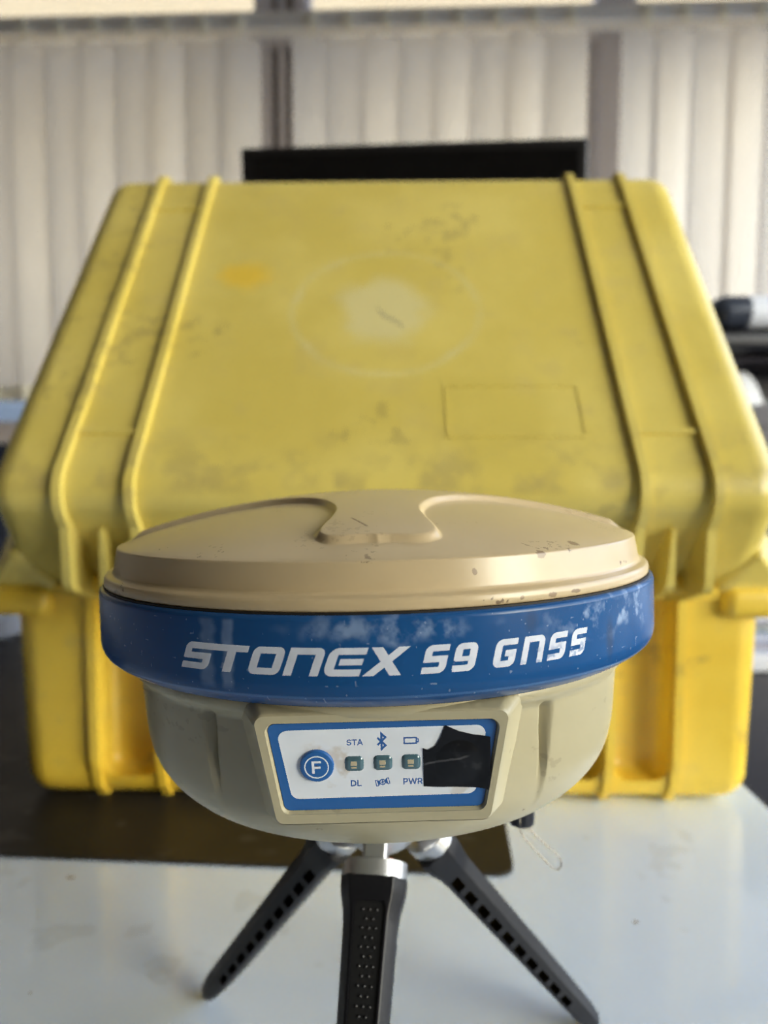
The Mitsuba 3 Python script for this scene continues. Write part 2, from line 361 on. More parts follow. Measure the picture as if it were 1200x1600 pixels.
for x in (-0.190, -0.1475, 0.1515, 0.1935):
    add(CS + '__lid__rib', rib_mesh(rprof.simplify(0.0001), x, 0.0052, 0.004), 'm_lid', to=LT, smooth=40)
gprof = sg.Polygon([(0.0, 0.0), (-0.013, 0.0), (-0.026, 0.0360), (-0.0245, 0.0410), (-0.0020, 0.0650), (0.006, 0.06)])
for x in (-0.169, -0.127, 0.131, 0.1725):
    g = rib_mesh(gprof, x, 0.0062, 0.004)
    v = g.vertices; k = 1 - 0.7 * np.clip((v[:, 2] - 0.035) / 0.030, 0, 1); v[:, 0] = x + (v[:, 0] - x) * k; g.vertices = v
    add(CS + '__lid__gusset', g, 'm_lid', to=LT, smooth=40)
# cross bars between rib pairs and the raised frame for a name plate
for a, b in ((-0.190, -0.1475), (0.1515, 0.1935)):
    for y in (0.0535, 0.297):
        add(CS + '__lid__cross_bar', mesh_of(rbox(a, b, y - 0.0022, y + 0.0022, LZ - 0.003, LZ + 0.0022, 0.0012)), 'm_lid', to=LT)
fo = rrect(0.0385, 0.049, 0.1245, 0.0945, 0.003); fi = fo.buffer(-0.0016)
add(CS + '__lid__name_plate_frame', extrude(fo.difference(fi), 0.0026, LZ - 0.002), 'm_lid', 'raised outline of a blank name plate field', to=LT)
ro = extrude(sg.Point(0, 0.170).buffer(0.0665, 32).difference(sg.Point(0, 0.170).buffer(0.0640, 32)), 0.0012, LZ - 0.0011)
add(CS + '__lid__emblem_ring', ro, 'm_lid', 'worn raised ring in the middle of the lid', to=LT)
lf_o = rrect(-lw_i - 0.013, 0.004, lw_i + 0.013, ly1_i + 0.012, 0.006); lf_i = rrect(-lw_i + 0.005, -0.02, lw_i - 0.005, ly1_i - 0.005, 0.018)
add(CS + '__lid__flange', extrude(lf_o.difference(lf_i), 0.009, 0.0), 'm_lid', to=LT, smooth=40)
for s in (-1, 1):
    lug = m3.Manifold.batch_hull([ball((s * 0.222, -0.004, 0.008), 0.007), ball((s * 0.252, -0.003, 0.008), 0.007), ball((s * 0.252, 0.03, 0.008), 0.007), ball((s * 0.222, 0.03, 0.008), 0.007), ball((s * 0.236, 0.004, 0.028), 0.006)])
    add(CS + '__lid__corner_lug', mesh_of(lug), 'm_lid', to=LT, smooth=40)
add(CS + '__lid__foam', mesh_of(rbox(-0.215, 0.215, 0.02, 0.335, 0.040, 0.084, 0.01)), 'm_foam', 'dark grey foam lining of the lid', to=LT)
for x0, x1 in ((-0.196, -0.178), (-0.160, -0.142), (-0.118, -0.02), (0.02, 0.118), (0.142, 0.160), (0.182, 0.200)):
    k = m3.Manifold.cylinder(x1 - x0, 0.0065, 0.0065, 28).rotate([0, 90, 0]).translate([x0, bd0 - 0.006, BH + 0.002])
    add(CS + '__hinge_knuckle', mesh_of(k), 'm_body', to=CT)
add(CS + '__hinge_pin', mesh_of(m3.Manifold.cylinder(0.41, 0.002, 0.002, 16).rotate([0, 90, 0]).translate([-0.205, bd0 - 0.006, BH + 0.002])), 'm_hinge_pin', 'steel hinge pin', to=CT)

# ------------------------------------------------------------------ the receiver
rec_local = to_local(REC)
def ang(x, y): return dr.atan2(x, -y)
def f_cover(p, n, uv):
    x, y, z = rec_local(p)
    c = mix([0.46, 0.355, 0.205], [0.48, 0.375, 0.22], fbm(x * 60, y * 60, z * 60, 3))
    rim = smoothstep(0.016, 0.010, z)
    ch = fbm(x * 800, y * 800, z * 800, 3) * smoothstep(0.45, 0.7, fbm(x * 70 + 5, y * 70, z * 70, 2))
    c = mix(c, [0.10, 0.06, 0.035], smoothstep(0.60, 0.68, ch) * (0.15 + 0.65 * rim))
    def nick(t, zz, a, b):
        s = ang(x, y) * 0.089
        q = dr.sqrt(dr.square((s - t) / a) + dr.square((z - zz) / b)) + (noise(x * 1500, y * 1500, z * 1500) - 0.5) * 0.5
        return smoothstep(1.0, 0.7, q)
    k = dr.maximum(nick(0.0255, 0.0085, 0.0007, 0.0010), nick(0.0455, 0.0115, 0.0016, 0.0011))
    k = dr.maximum(k, dr.maximum(nick(0.0455, 0.0016, 0.0016, 0.0008), nick(0.0535, 0.0018, 0.0022, 0.0006)))
    k = dr.maximum(k, dr.maximum(nick(0.0365, 0.0018, 0.0007, 0.0006), nick(0.0615, 0.0130, 0.0018, 0.0006)))
    c = mix(c, [0.16, 0.10, 0.06], k * 0.7)
    s2 = smoothstep(0.0004, 0.0001, dr.abs((x + 0.0035) * 0.75 + (y + 0.066) * 0.42)) * smoothstep(0.0055, 0.0035, dr.sqrt(dr.square(x + 0.0035) + dr.square(y + 0.066)))
    return mix(c, [0.09, 0.05, 0.03], s2 * 0.8)
def f_orange_peel(p, n, uv):
    x, y, z = rec_local(p)
    return noise(x * 1800, y * 1800, z * 1800)
mat('m_cover', proc(f_cover), 0.27, 0.5, bump=proc(f_orange_peel, 1e-4), bump_scale=0.000012)
def f_band(p, n, uv):
    x, y, z = rec_local(p)
    a = ang(x, y); s = a * 0.0929
    c = mix([0.009, 0.060, 0.185], [0.012, 0.069, 0.205], fbm(s * 80, z * 80, 1.0, 3))
    def blob(s0, z0, a_, b_):
        return smoothstep(1.0, 0.3, dr.sqrt(dr.square((s - s0) / a_) + dr.square((z - z0) / b_)) + (fbm(s * 160, z * 160, 2.0, 3) - 0.5) * 0.9)
    w = fbm(s * 260, z * 260, 3.0, 4)
    u = blob(0.006, -0.0035, 0.026, 0.0045) * smoothstep(0.35, 0.7, w) * 0.55
    u = dr.maximum(u, blob(0.064, -0.0060, 0.020, 0.0065) * smoothstep(0.42, 0.7, w) * 0.75)
    u = dr.maximum(u, blob(0.085, -0.0060, 0.020, 0.010) * smoothstep(0.5, 0.75, w) * 0.6)
    drip = dr.maximum(smoothstep(0.0022, 0.0008, dr.abs(s + 0.0365 + (noise(z * 600) - 0.5) * 0.0012)), 0.75 * smoothstep(0.0030, 0.0010, dr.abs(s + 0.0425 + (noise(z * 500 + 9) - 0.5) * 0.0014)))
    u = dr.maximum(u, drip * (0.35 + 0.4 * w) * smoothstep(-0.0195, -0.0165, z) * smoothstep(-0.0008, -0.002, z) * 0.75)
    c = mix(c, [0.36, 0.46, 0.62], dr.clip(u, 0, 1) * 0.75)
    edge = smoothstep(0.0005, 0.0002, dr.abs(z + 0.0198)) * 0.45
    c = mix(c, [0.10, 0.22, 0.45], edge * (0.5 + 0.5 * w))
    dk = smoothstep(1.0, 0.2, dr.sqrt(dr.square((s - 0.068) / 0.0026) + dr.square((z + 0.012) / 0.0075))) * 0.5
    dk = dr.maximum(dk, smoothstep(1.0, 0.2, dr.sqrt(dr.square((s - 0.0395) / 0.003) + dr.square((z + 0.004) / 0.004))) * 0.4)
    c = mix(c, [0.03, 0.045, 0.08], dk)
    sp = smoothstep(0.93, 0.97, noise(s * 900, z * 900, 3.0))
    return mix(c, [0.35, 0.42, 0.55], sp * 0.35)
mat('m_band', proc(f_band), 0.24, 0.25)
def f_housing(p, n, uv):
    x, y, z = rec_local(p)
    c = mix([0.355, 0.318, 0.202], [0.38, 0.340, 0.218], fbm(x * 50, y * 50, z * 50, 3))
    low = smoothstep(-0.0535, -0.0575, z) * smoothstep(-0.066, -0.058, z)
    ch = fbm(x * 380, y * 380, z * 380, 3) * smoothstep(0.42, 0.7, fbm(x * 60 + 2, y * 60, z * 60, 2))
    c = mix(c, [0.11, 0.075, 0.045], smoothstep(0.60, 0.70, ch) * (0.2 + 0.8 * low))
    return c
mat('m_housing', proc(f_housing), 0.30, 0.5, bump=proc(f_orange_peel, 1e-4), bump_scale=0.000010)
mat('m_seal', srgb(28, 26, 24), 0.6, 0.3)
def f_letter(p, n, uv):
    x, y, z = rec_local(p); s = ang(x, y) * 0.0929
    w = fbm(s * 330, z * 330, 4.0, 4)
    g = fbm(s * 700, z * 700, 8.0, 3)
    worn = smoothstep(0.50, 0.66, g) * smoothstep(0.022, 0.050, s) * smoothstep(-0.0095, -0.0125, z)
    c = mix([0.46, 0.49, 0.57], [0.60, 0.63, 0.70], w)
    return mix(c, [0.12, 0.20, 0.38], worn * 0.75)
mat('m_letter', proc(f_letter), 0.5, 0.4)
mat('m_sticker_blue', [0.016, 0.095, 0.30], 0.35, 0.5)
def f_label(p, n, uv):
    x, y, z = rec_local(p)
    c = mix([0.62, 0.66, 0.72], [0.68, 0.715, 0.765], fbm(x * 90, z * 90, 1.0, 3))
    d = smoothstep(0.55, 0.75, fbm(x * 240, z * 240, 6.0, 4)) * smoothstep(0.0085, 0.005, dr.abs(dr.sqrt(dr.square(x + 0.0130) + dr.square(z + 0.0420)) - 0.0015))
    d = dr.maximum(d * 0.8, smoothstep(0.6, 0.72, fbm(x * 200, z * 200, 3.0, 3)) * smoothstep(0.012, 0.022, x) * 0.7)
    return mix(c, [0.42, 0.33, 0.22], d * 0.6)
mat('m_label', proc(f_label), 0.3, 0.5)
mat('m_print', [0.02, 0.085, 0.28], 0.45, 0.4)
mat('m_led_glass', [0.055, 0.11, 0.135], 0.06, 0.8)
mat('m_led_chip', [0.42, 0.36, 0.24], 0.3, 0.5)
def f_tape(p, n, uv):
    x, y, z = rec_local(p)
    w = fbm(x * 220, z * 220, 1.0, 4)
    ln = smoothstep(0.00045, 0.0001, dr.abs((z + 0.0395) - (x - 0.0165) * 0.22 + (w - 0.5) * 0.001)) * smoothstep(0.0065, 0.0045, dr.abs(x - 0.0170))
    c = mix([0.003, 0.003, 0.0035], [0.008, 0.008, 0.009], w)
    return mix(c, [0.10, 0.10, 0.105], ln * 0.5 + smoothstep(0.6, 0.75, w) * 0.12)
mat('m_tape', proc(f_tape), 0.32, 0.25)
mat('m_plug', srgb(22, 22, 26), 0.3, 0.5)
mat('m_wire', [0.26, 0.235, 0.19], 0.35, 0.5, 1.0)

RV = 'gnss_receiver'
tag(RV, 'beige disc-shaped satellite receiver with a blue band, standing on the mini tripod', 'gnss receiver')
RTT = TW(REC)
# --- top cover: domed, with a raised plate whose tab points to the front
RS = 0.0858
def dome_z(r): return 0.0262 - 0.0128 * (r / RS) ** 2 - 0.0009 * (r / RS) ** 6
half = [(0.0, -0.0767), (0.0095, -0.0764), (0.0135, -0.0752), (0.0155, -0.0725), (0.0158, -0.0700), (0.0150, -0.0655), (0.0135, -0.0590), (0.0127, -0.0530), (0.0130, -0.0470),
        (0.0148, -0.0400), (0.0180, -0.0320), (0.0235, -0.0240), (0.032, -0.0165), (0.043, -0.0115), (0.056, -0.0085), (0.075, -0.0065), (0.10, -0.0055)]
right = spline(half, 160)
outline = np.vstack([right, [[0.11, 0.11], [-0.11, 0.11]], (right * [-1, 1])[::-1]])
outline[:, 0] += 0.0014
plate = sg.Polygon(outline).buffer(0)
def sdist(x, y, poly):
    pts = shapely.points(x, y); d = shapely.distance(pts, poly.exterior)
    return np.where(shapely.contains_xy(poly, x, y), d, -d)
nth, rr = 900, np.r_[np.linspace(0.0006, 0.045, 90), np.linspace(0.0455, 0.0800, 86), np.linspace(0.0803, RS, 12)]
th = np.linspace(0, 2 * np.pi, nth, endpoint=False)
TH, RR = np.meshgrid(th, rr, indexing='ij')
PX, PY = RR * np.sin(TH), -RR * np.cos(TH)
sd = sdist(PX.ravel(), PY.ravel(), plate).reshape(PX.shape)
t_ = np.clip((sd + 0.0008) / 0.0016, 0, 1); lift = 0.0019 * t_ * t_ * (3 - 2 * t_)
lift *= np.clip((RS - RR) / 0.004, 0, 1)
PZ = dome_z(RR) + lift
def fillet(pts, r, n=5):
    out = [pts[0]]
    for a, b, c in zip(pts[:-2], pts[1:-1], pts[2:]):
        a, b, c = map(np.array, (a, b, c)); u, v = a - b, c - b
        k = min(r, 0.45 * np.linalg.norm(u), 0.45 * np.linalg.norm(v)); p, q = b + u / np.linalg.norm(u) * k, b + v / np.linalg.norm(v) * k
        for t in np.linspace(0, 1, n): out.append(tuple((1 - t) ** 2 * p + 2 * t * (1 - t) * b + t * t * q))
    return out + [pts[-1]]
skirt_k = [(0.0860, 0.01235), (0.0872, 0.0120), (0.0884, 0.0048), (0.0889, 0.0041), (0.0910, 0.0036), (0.0914, 0.0024), (0.0914, 0.0004), (0.0890, 0.0002), (0.080, -0.0010), (0.0005, -0.0010)]
skirt = fillet(skirt_k, 0.0009)
ex = np.array([[(r * math.sin(a), -r * math.cos(a), z) for r, z in skirt] for a in th])
G = np.concatenate([np.stack([PX, PY, PZ], -1), ex], 1)
G = np.concatenate([G, G[:1]], 0)
cover = grid_mesh(G)
cover.merge_vertices(); cover.fix_normals()
add(RV + '__top_cover', cover, 'm_cover', 'glossy beige domed cover with a raised tab shaped plate', to=RTT, smooth=True)
add(RV + '__seal_ring', revolve([(0.085, -0.0012), (0.0916, -0.0012), (0.0916, 0.0004), (0.085, 0.0004)], 160), 'm_seal', 'thin black seal between cover and band', to=RTT)
# --- blue band
bp = [(0.082, -0.0240), (0.0862, -0.0236), (0.0868, -0.0233), (0.0885, -0.0224), (0.0902, -0.0213), (0.0915, -0.0202), (0.0922, -0.0192), (0.0927, -0.0178), (0.0929, -0.0162), (0.0929, -0.0016), (0.0927, -0.0008), (0.0922, -0.0003), (0.0914, -0.0001), (0.084, -0.0001)]
add(RV + '__trim_band', revolve(bp, 240), 'm_band', 'scuffed blue plastic band', to=RTT, smooth=35)
# --- lettering on the band
H = 0.0067; ZB = -0.01425; SW, SH = 0.0021, 0.00162
def LB(x0, x1, r=0.0014, lw=SW, hole=None): return rrect(x0, 0, x1, H, r)
def bar(x0, x1, y0, y1): return sg.box(x0, y0, x1, y1)
def sq(x0, x1, y0, y1, tl=0, tr=0, br=0, bl=0):
    """box with its own radius at each corner"""
    p = sg.box(x0, y0, x1, y1)
    for (cx, cy, sx, sy, r) in ((x0, y1, 1, -1, tl), (x1, y1, -1, -1, tr), (x1, y0, -1, 1, br), (x0, y0, 1, 1, bl)):
        if r: p = p.difference(sg.box(min(cx, cx + sx * r), min(cy, cy + sy * r), max(cx, cx + sx * r), max(cy, cy + sy * r))).union(sg.Point(cx + sx * r, cy + sy * r).buffer(r, quad_segs=8))
    return p
RR_, ri = 0.0017, 0.0005
def l_S(a, b, top_to=None, h=SH, w=SW):
    m0, m1 = (H - h) / 2, (H + h) / 2
    s = sq(a, b, 0, m1, tr=RR_ * 0.8, br=RR_).union(sq(a, b, m0, H, tl=RR_, bl=RR_ * 0.8))
    s = s.difference(sg.box(a - 1, h, b - w, m0)).difference(sg.box(a + w, m1, b + 1, H - h))
    if top_to: s = s.union(sg.box(a + 3 * ri + 0.002, H - h, top_to, H))
    return s
def l_n(a, b, h=SH, w=SW): return sq(a, b, 0, H, tr=RR_).difference(sg.box(a + w, -1, b - w, H - h))
def l_O(a, b, h=SH, w=SW): return sq(a, b, 0, H, RR_, RR_, RR_, RR_).difference(sg.box(a + w, h, b - w, H - h))
def l_E(a, b, h=SH, w=SW):
    return sq(a, b, 0, H, tl=RR_ * 1.3, bl=RR_ * 1.3).difference(sg.box(a + w + 0.0002, h, b + 1, H - h)).union(sg.box(a + w + 0.0010, (H - 0.00150) / 2, b - 0.0002, (H + 0.00150) / 2))
def l_X(a, b):
    w = 0.0027
    p = sg.Polygon([(a, 0), (a + w, 0), (b, H), (b - w, H)])
    return p.union(sg.Polygon([(b - w, 0), (b, 0), (a + w, H), (a, H)]))
def l_9(a, b, h=0.0015, w=0.0019):
    m0 = H * 0.36
    s = sq(a, b, 0, H, tl=RR_, tr=RR_, br=RR_).difference(sg.box(a - 1, h, b - w, m0))
    s = s.difference(sg.box(a, 0, a + 0.0002, m0 * 0.2)).difference(sg.box(a + w, m0 + h * 0.75, b - w, H - h))
    return s.difference(sq(a - 0.001, a + 0.0004, h, m0 + 0.0002))
def l_G(a, b, h=0.0015, w=0.0019):
    s = sq(a, b, 0, H, tl=RR_, bl=RR_, br=RR_).difference(sg.box(a + w, h, b - w, H - h)).difference(sg.box(b - w - 0.0001, H * 0.60, b + 1, H - h))
    return s.union(sg.box(a + 0.0029, H * 0.60 - h, b, H * 0.60))
def word(polys, k): return affinity.affine_transform(shapely.union_all(polys), [1, k, 0, 1, 0, ZB])
w1 = word([l_S(-0.0512, -0.0428, top_to=-0.0327), bar(-0.0383, -0.0359, 0, H), l_O(-0.0313, -0.0231), l_n(-0.0220, -0.0134), l_E(-0.0124, -0.0036), l_X(-0.0029, 0.0062)], 0.37)
w2 = word([l_S(0.0108, 0.0165, h=0.0015, w=0.0018), l_9(0.0181, 0.0237), l_G(0.0283, 0.0342), l_n(0.0360, 0.0423, h=0.0015, w=0.0017), l_S(0.0439, 0.0494, h=0.0015, w=0.0018), l_S(0.0512, 0.0565, h=0.0015, w=0.0018)], 0.25)
def bend(poly, r, th_):
    m = extrude(poly, th_); v, f = trimesh.remesh.subdivide_to_size(m.vertices, m.faces, 0.0012)
    a = v[:, 0] / r; q = r - 0.00002 + v[:, 2]
    return trimesh.Trimesh(np.stack([q * np.sin(a), -q * np.cos(a), v[:, 1]], -1), f, process=False)
for w, nm in ((w1, 'long slanted white word on the left half of the band'), (w2, 'white letters on the right half of the band')):
    add(RV + '__trim_band__lettering', bend(w, 0.0929, 0.00009), 'm_letter', nm, to=RTT, smooth=False)

# --- lower housing: a bowl with shallow grooves either side of the panel
hp = spline([(0.0835, -0.0238), (0.0838, -0.0255), (0.0835, -0.0268), (0.0824, -0.0280), (0.0813, -0.0290), (0.0809, -0.0310), (0.0805, -0.0360), (0.0800, -0.0430), (0.0790, -0.0500), (0.0768, -0.0565), (0.0728, -0.0622), (0.0690, -0.0655), (0.0645, -0.0680), (0.0600, -0.0698), (0.054, -0.0714), (0.045, -0.0725), (0.030, -0.073), (0.010, -0.073), (0.0005, -0.073)], 170)
th2 = np.linspace(-np.pi, np.pi, 721)
A, B = np.meshgrid(th2, np.arange(len(hp)), indexing='ij')
HR, HZ = hp[B, 0], hp[B, 1]
def sst(a, b, x): t = np.clip((x - a) / (b - a), 0, 1); return t * t * (3 - 2 * t)
dent = np.zeros_like(HR)
wallz = sst(-0.0285, -0.0305, HZ)
for s0, sg_ in ((-34.2, -1), (34.2, 1)):
    u = (np.degrees(A) - s0) * sg_            # + towards the sides
    w = 1.75 * np.clip((HZ + 0.0535) / 0.021, 0, 1) + 1e-6
    v = np.where(u < 0, sst(-w * 0.55 - 0.25, 0.0, u), 1 - sst(0.0, w + 0.25, u))
    dent += 0.0024 * v * np.clip((HZ + 0.0535) / 0.010, 0, 1) * wallz
    dent += 0.0011 * (1 - sst(-0.3, 1.0, u)) * sst(-40, -30, u) * wallz * sst(-0.062, -0.048, HZ)
lipz = np.exp(-((HZ + 0.0662) / 0.0014) ** 2) * 0.0004
HR2 = HR - dent + lipz
hm = grid_mesh(np.stack([HR2 * np.sin(A), -HR2 * np.cos(A), HZ], -1)); hm.merge_vertices(); hm.fix_normals()
add(RV + '__housing', hm, 'm_housing', 'greyish beige lower bowl', to=RTT, smooth=True)
# --- bezel: a trapezoid boss standing proud of the bowl (panel frame: u right, v up, w out)
PA = math.radians(10)
PAN = frame(np.array([[1, 0, 0], [0, -math.sin(PA), -math.cos(PA)], [0, math.cos(PA), -math.sin(PA)]]), [0, -0.0825, -0.030])
PTT = TW(REC @ PAN)
def P(pts, r): return rpoly([(a / 1000, b / 1000) for a, b in pts], r / 1000)
face = P([(-31.4, 4.4), (33.8, 4.7), (28.9, -26.8), (-26.6, -27.0)], 3.0)
base = P([(-36.5, 5.6), (39.0, 5.8), (33.5, -29.8), (-31.5, -30.0)], 3.5)
stick = P([(-27.5, 1.15), (30.2, 1.15), (26.6, -23.0), (-24.0, -23.1)], 1.9)
def prism_pts(poly, w): return [(x, y, w) for x, y in poly.exterior.coords]
boss = hull_pts(prism_pts(face.buffer(-0.0007), 0.0) + prism_pts(face, -0.0007) + prism_pts(base, -0.0105) + prism_pts(base.buffer(-0.004), -0.020))
pocket_o = stick.buffer(0.0006)
pk = hull_pts(prism_pts(pocket_o, 0.001) + prism_pts(pocket_o, -0.0003) + prism_pts(stick, -0.0014))
boss = boss - pk
add(RV + '__panel_bezel', mesh_of(boss), 'm_housing', 'raised beige frame around the control panel', to=PTT, smooth=28)
CP = RV + '__control_panel'
add(CP, extrude(stick.buffer(-0.00005), 0.0004, -0.00145), 'm_sticker_blue', 'blue edged panel sticker', to=PTT, smooth=False)
white = P([(-25.1, -0.75), (27.5, -0.35), (24.6, -19.35), (-22.0, -19.8)], 2.3)
add(CP + '__white_field', extrude(white, 0.00012, -0.00105), 'm_label', 'white printed field', to=PTT, smooth=False)
W0 = -0.00093
def disc(r0, cx, cy): return sg.Point(cx, cy).buffer(r0, quad_segs=24)
fx, fy = -0.0153, -0.0103
btn = revolve([(0.0043, 0.0), (0.0043, 0.0006), (0.0041, 0.0009), (0.0034, 0.0011), (0.0005, 0.00112)], 64)
btn.apply_translation([fx, fy, W0])
add(CP + '__function_button', btn, 'm_sticker_blue', 'round blue button with a white letter in a ring', to=PTT)
ring = disc(0.0031, fx, fy).difference(disc(0.00278, fx, fy))
F = shapely.union_all([sg.box(-0.0012, -0.0017, -0.00055, 0.0017), sg.box(-0.0012, 0.0011, 0.0012, 0.0017), sg.box(-0.0012, -0.0004, 0.0010, 0.0002)])
F = affinity.translate(affinity.rotate(F, 1.5, origin=(0, 0)), fx, fy)
add(CP + '__button_mark', extrude(ring.union(F), 0.00008, W0 + 0.00108), 'm_label', 'white letter and ring', to=PTT, smooth=False)
for cx, cy in ((-0.0059, -0.0102), (0.0013, -0.0101), (0.0084, -0.01005)):
    lens = m3.Manifold.batch_hull([ball((cx + a * 0.0013, cy + b * 0.0010, W0 - 0.0006), 0.00125, 16) for a in (-1, 1) for b in (-1, 1)]) ^ box(-1, 1, -1, 1, W0 - 0.0002, 1)
    add(CP + '__led_window', mesh_of(lens), 'm_led_glass', 'dark teal light window', to=PTT)
    chip = rbox(cx - 0.0009, cx + 0.0007, cy - 0.0002, cy + 0.0010, W0 + 0.0004, W0 + 0.00075, 0.0001) + rbox(cx - 0.0008, cx + 0.0006, cy - 0.0010, cy - 0.0005, W0 + 0.0004, W0 + 0.00072, 0.0001)
    add(CP + '__led_chip', mesh_of(chip), 'm_led_chip', 'tan light chip', to=PTT)
def text(s, cx, base, h, width):
    m = meshkit.text_mesh(s, h, 0.00007, bold=True); b = m.bounds
    m.apply_scale([width / (b[1][0] - b[0][0]), 1, 1]); b = m.bounds
    m.apply_translation([cx - (b[0][0] + b[1][0]) / 2, base - b[0][1], W0]); return m
marks = [text('STA', -0.0056, -0.0051, 0.0015, 0.0041), text('DL', -0.0056, -0.0165, 0.0016, 0.0027), text('PWR', 0.0088, -0.0163, 0.0016, 0.0049)]
for m in marks: add(CP + '__printed_word', m, 'm_print', 'small blue printed word', to=PTT, smooth=False)
bat = sg.box(0.0066, -0.0051, 0.0100, -0.0032).difference(sg.box(0.00695, -0.00475, 0.00965, -0.00355)).union(sg.box(0.0100, -0.0047, 0.01045, -0.0036).difference(sg.box(0.0099, -0.0044, 0.0102, -0.0039)))
bt = sg.LineString([(-0.0010, 0.0010), (0.0010, -0.0011), (0, -0.0021), (0, 0.0021), (0.0010, 0.0011), (-0.0010, -0.0010)]).buffer(0.00026, cap_style='flat', join_style='mitre')
bt = affinity.translate(bt, 0.0011, -0.0042)
sat = [rrect(-0.0018, -0.0009, -0.0011, 0.0009, 0.0001).difference(rrect(-0.0016, -0.0007, -0.0013, 0.0007, 0.00005)), rrect(0.0011, -0.0009, 0.0018, 0.0009, 0.0001).difference(rrect(0.0013, -0.0007, 0.0016, 0.0007, 0.00005)),
       sg.Point(0, 0).buffer(0.00085).difference(sg.Point(0, 0).buffer(0.00058)), sg.box(-0.0011, -0.0006, -0.0008, 0.0006), sg.box(0.0008, -0.0006, 0.0011, 0.0006), sg.box(-0.00012, -0.0005, 0.00012, 0.0005), sg.box(-0.0005, -0.00012, 0.0005, 0.00012)]
sat = affinity.translate(affinity.rotate(shapely.union_all(sat), 12, origin=(0, 0)), 0.0011, -0.0155)
for g, nm in ((bat, 'blue battery outline'), (bt, 'blue wireless rune mark'), (sat, 'blue satellite mark')):
    add(CP + '__printed_mark', extrude(g, 0.00007, W0), 'm_print', nm, to=PTT, smooth=False)
# --- antenna plug and its wire below the bowl
plug = revolve([(0.0042, 0.0), (0.0044, 0.0006), (0.0044, 0.006), (0.0036, 0.0066), (0.0036, 0.0140), (0.0005, 0.0140)], 40)
plug.apply_translation([0.0477, 0.2465, 0.1105])
add(RV + '__connector_plug', plug, 'm_plug', 'black rubber connector cap')
wire = spline([(0.0462, 0.2425, 0.1145), (0.0464, 0.2420, 0.1114), (0.0469, 0.245, 0.1087), (0.0483, 0.245, 0.1059), (0.0521, 0.245, 0.1015), (0.0566, 0.245, 0.0966), (0.0607, 0.245, 0.0943), (0.0617, 0.2455, 0.0962), (0.0603, 0.246, 0.0990), (0.0561, 0.246, 0.1027), (0.0527, 0.246, 0.1061), (0.0500, 0.246, 0.1094), (0.0490, 0.2463, 0.1130)], 90)
add(RV + '__wire_loop', tube(wire, 0.00021, 8), 'm_wire', 'thin bent wire loop hanging from the cap', smooth=True)
# --- black tape stuck over the right end of the panel
tp = [(11.4, -6.3), (12.7, -6.8), (14.6, -5.7), (15.8, -3.5), (16.8, -0.6), (17.1, -0.1), (18.8, -1.0), (20.6, -1.9), (24.0, -2.9), (28.2, -3.3), (28.3, -10), (28.35, -18.3), (27.4, -17.7), (24.5, -17.4), (22.4, -17.3), (17, -17.1), (11.5, -16.9), (11.5, -11)]
tpoly = sg.Polygon([(a / 1000, b / 1000) for a, b in tp])
tm = extrude(tpoly, 0.00016); v, f = trimesh.remesh.subdivide_to_size(tm.vertices, tm.faces, 0.0008)
bulge = 0.00028 * meshkit.noise(np.stack([v[:, 0] * 260, v[:, 1] * 260, 0 * v[:, 0]], -1)) + 0.0007 * np.clip(1 - ((v[:, 0] - 0.0205) / 0.006) ** 2 - ((v[:, 1] + 0.0102) / 0.006) ** 2, 0, 1)
bulge += 0.0005 * np.clip((v[:, 0] - 0.0252) / 0.003, 0, 1)
v[:, 2] += W0 + 0.00004 + bulge
tm = trimesh.Trimesh(v, f, process=False)
add('black_tape', tm, 'm_tape', 'torn piece of black tape stuck over the right end of the control panel', 'tape', to=PTT, smooth=40)

# ------------------------------------------------------------------ the mini tripod
mat('m_tripod_black', srgb(16, 16, 20), 0.40, 0.35)
mat('m_tripod_rubber', srgb(14, 14, 15), 0.5, 0.4)
mat('m_tripod_dot', srgb(24, 22, 21), 0.15, 0.6)
mat('m_tripod_silver', [0.60, 0.60, 0.61], 0.32, 0.5, 0.9)
mat('m_red', srgb(170, 30, 35), 0.35, 0.5)
TP = 'mini_tripod'
tag(TP, 'small black tabletop tripod with silver head carrying the receiver', 'tripod')
AX, AY = -0.0010, 0.2600
head = revolve([(0.0005, 0.0960), (0.0095, 0.0962), (0.0122, 0.0985), (0.0138, 0.1035), (0.0142, 0.1090), (0.0142, 0.1150), (0.0005, 0.1150)], 64); head.apply_translation([AX, AY, 0])
add(TP + '__head_cup', head, 'm_tripod_silver', 'silver cup of the head')
st = revolve([(0.0005, 0.1148), (0.0110, 0.1148), (0.0110, 0.1190), (0.0125, 0.1195), (0.0125, 0.1236), (0.0005, 0.1236)], 48); st.apply_translation([AX, AY, 0])
add(TP + '__mounting_plate', st, 'm_tripod_rubber', 'black mounting plate under the receiver')
rb = rbox(AX + 0.0010, AX + 0.0042, AY - 0.0182, AY - 0.0130, 0.0955, 0.0975, 0.0006)
add(TP + '__release_button', mesh_of(rb), 'm_red', 'small red button')
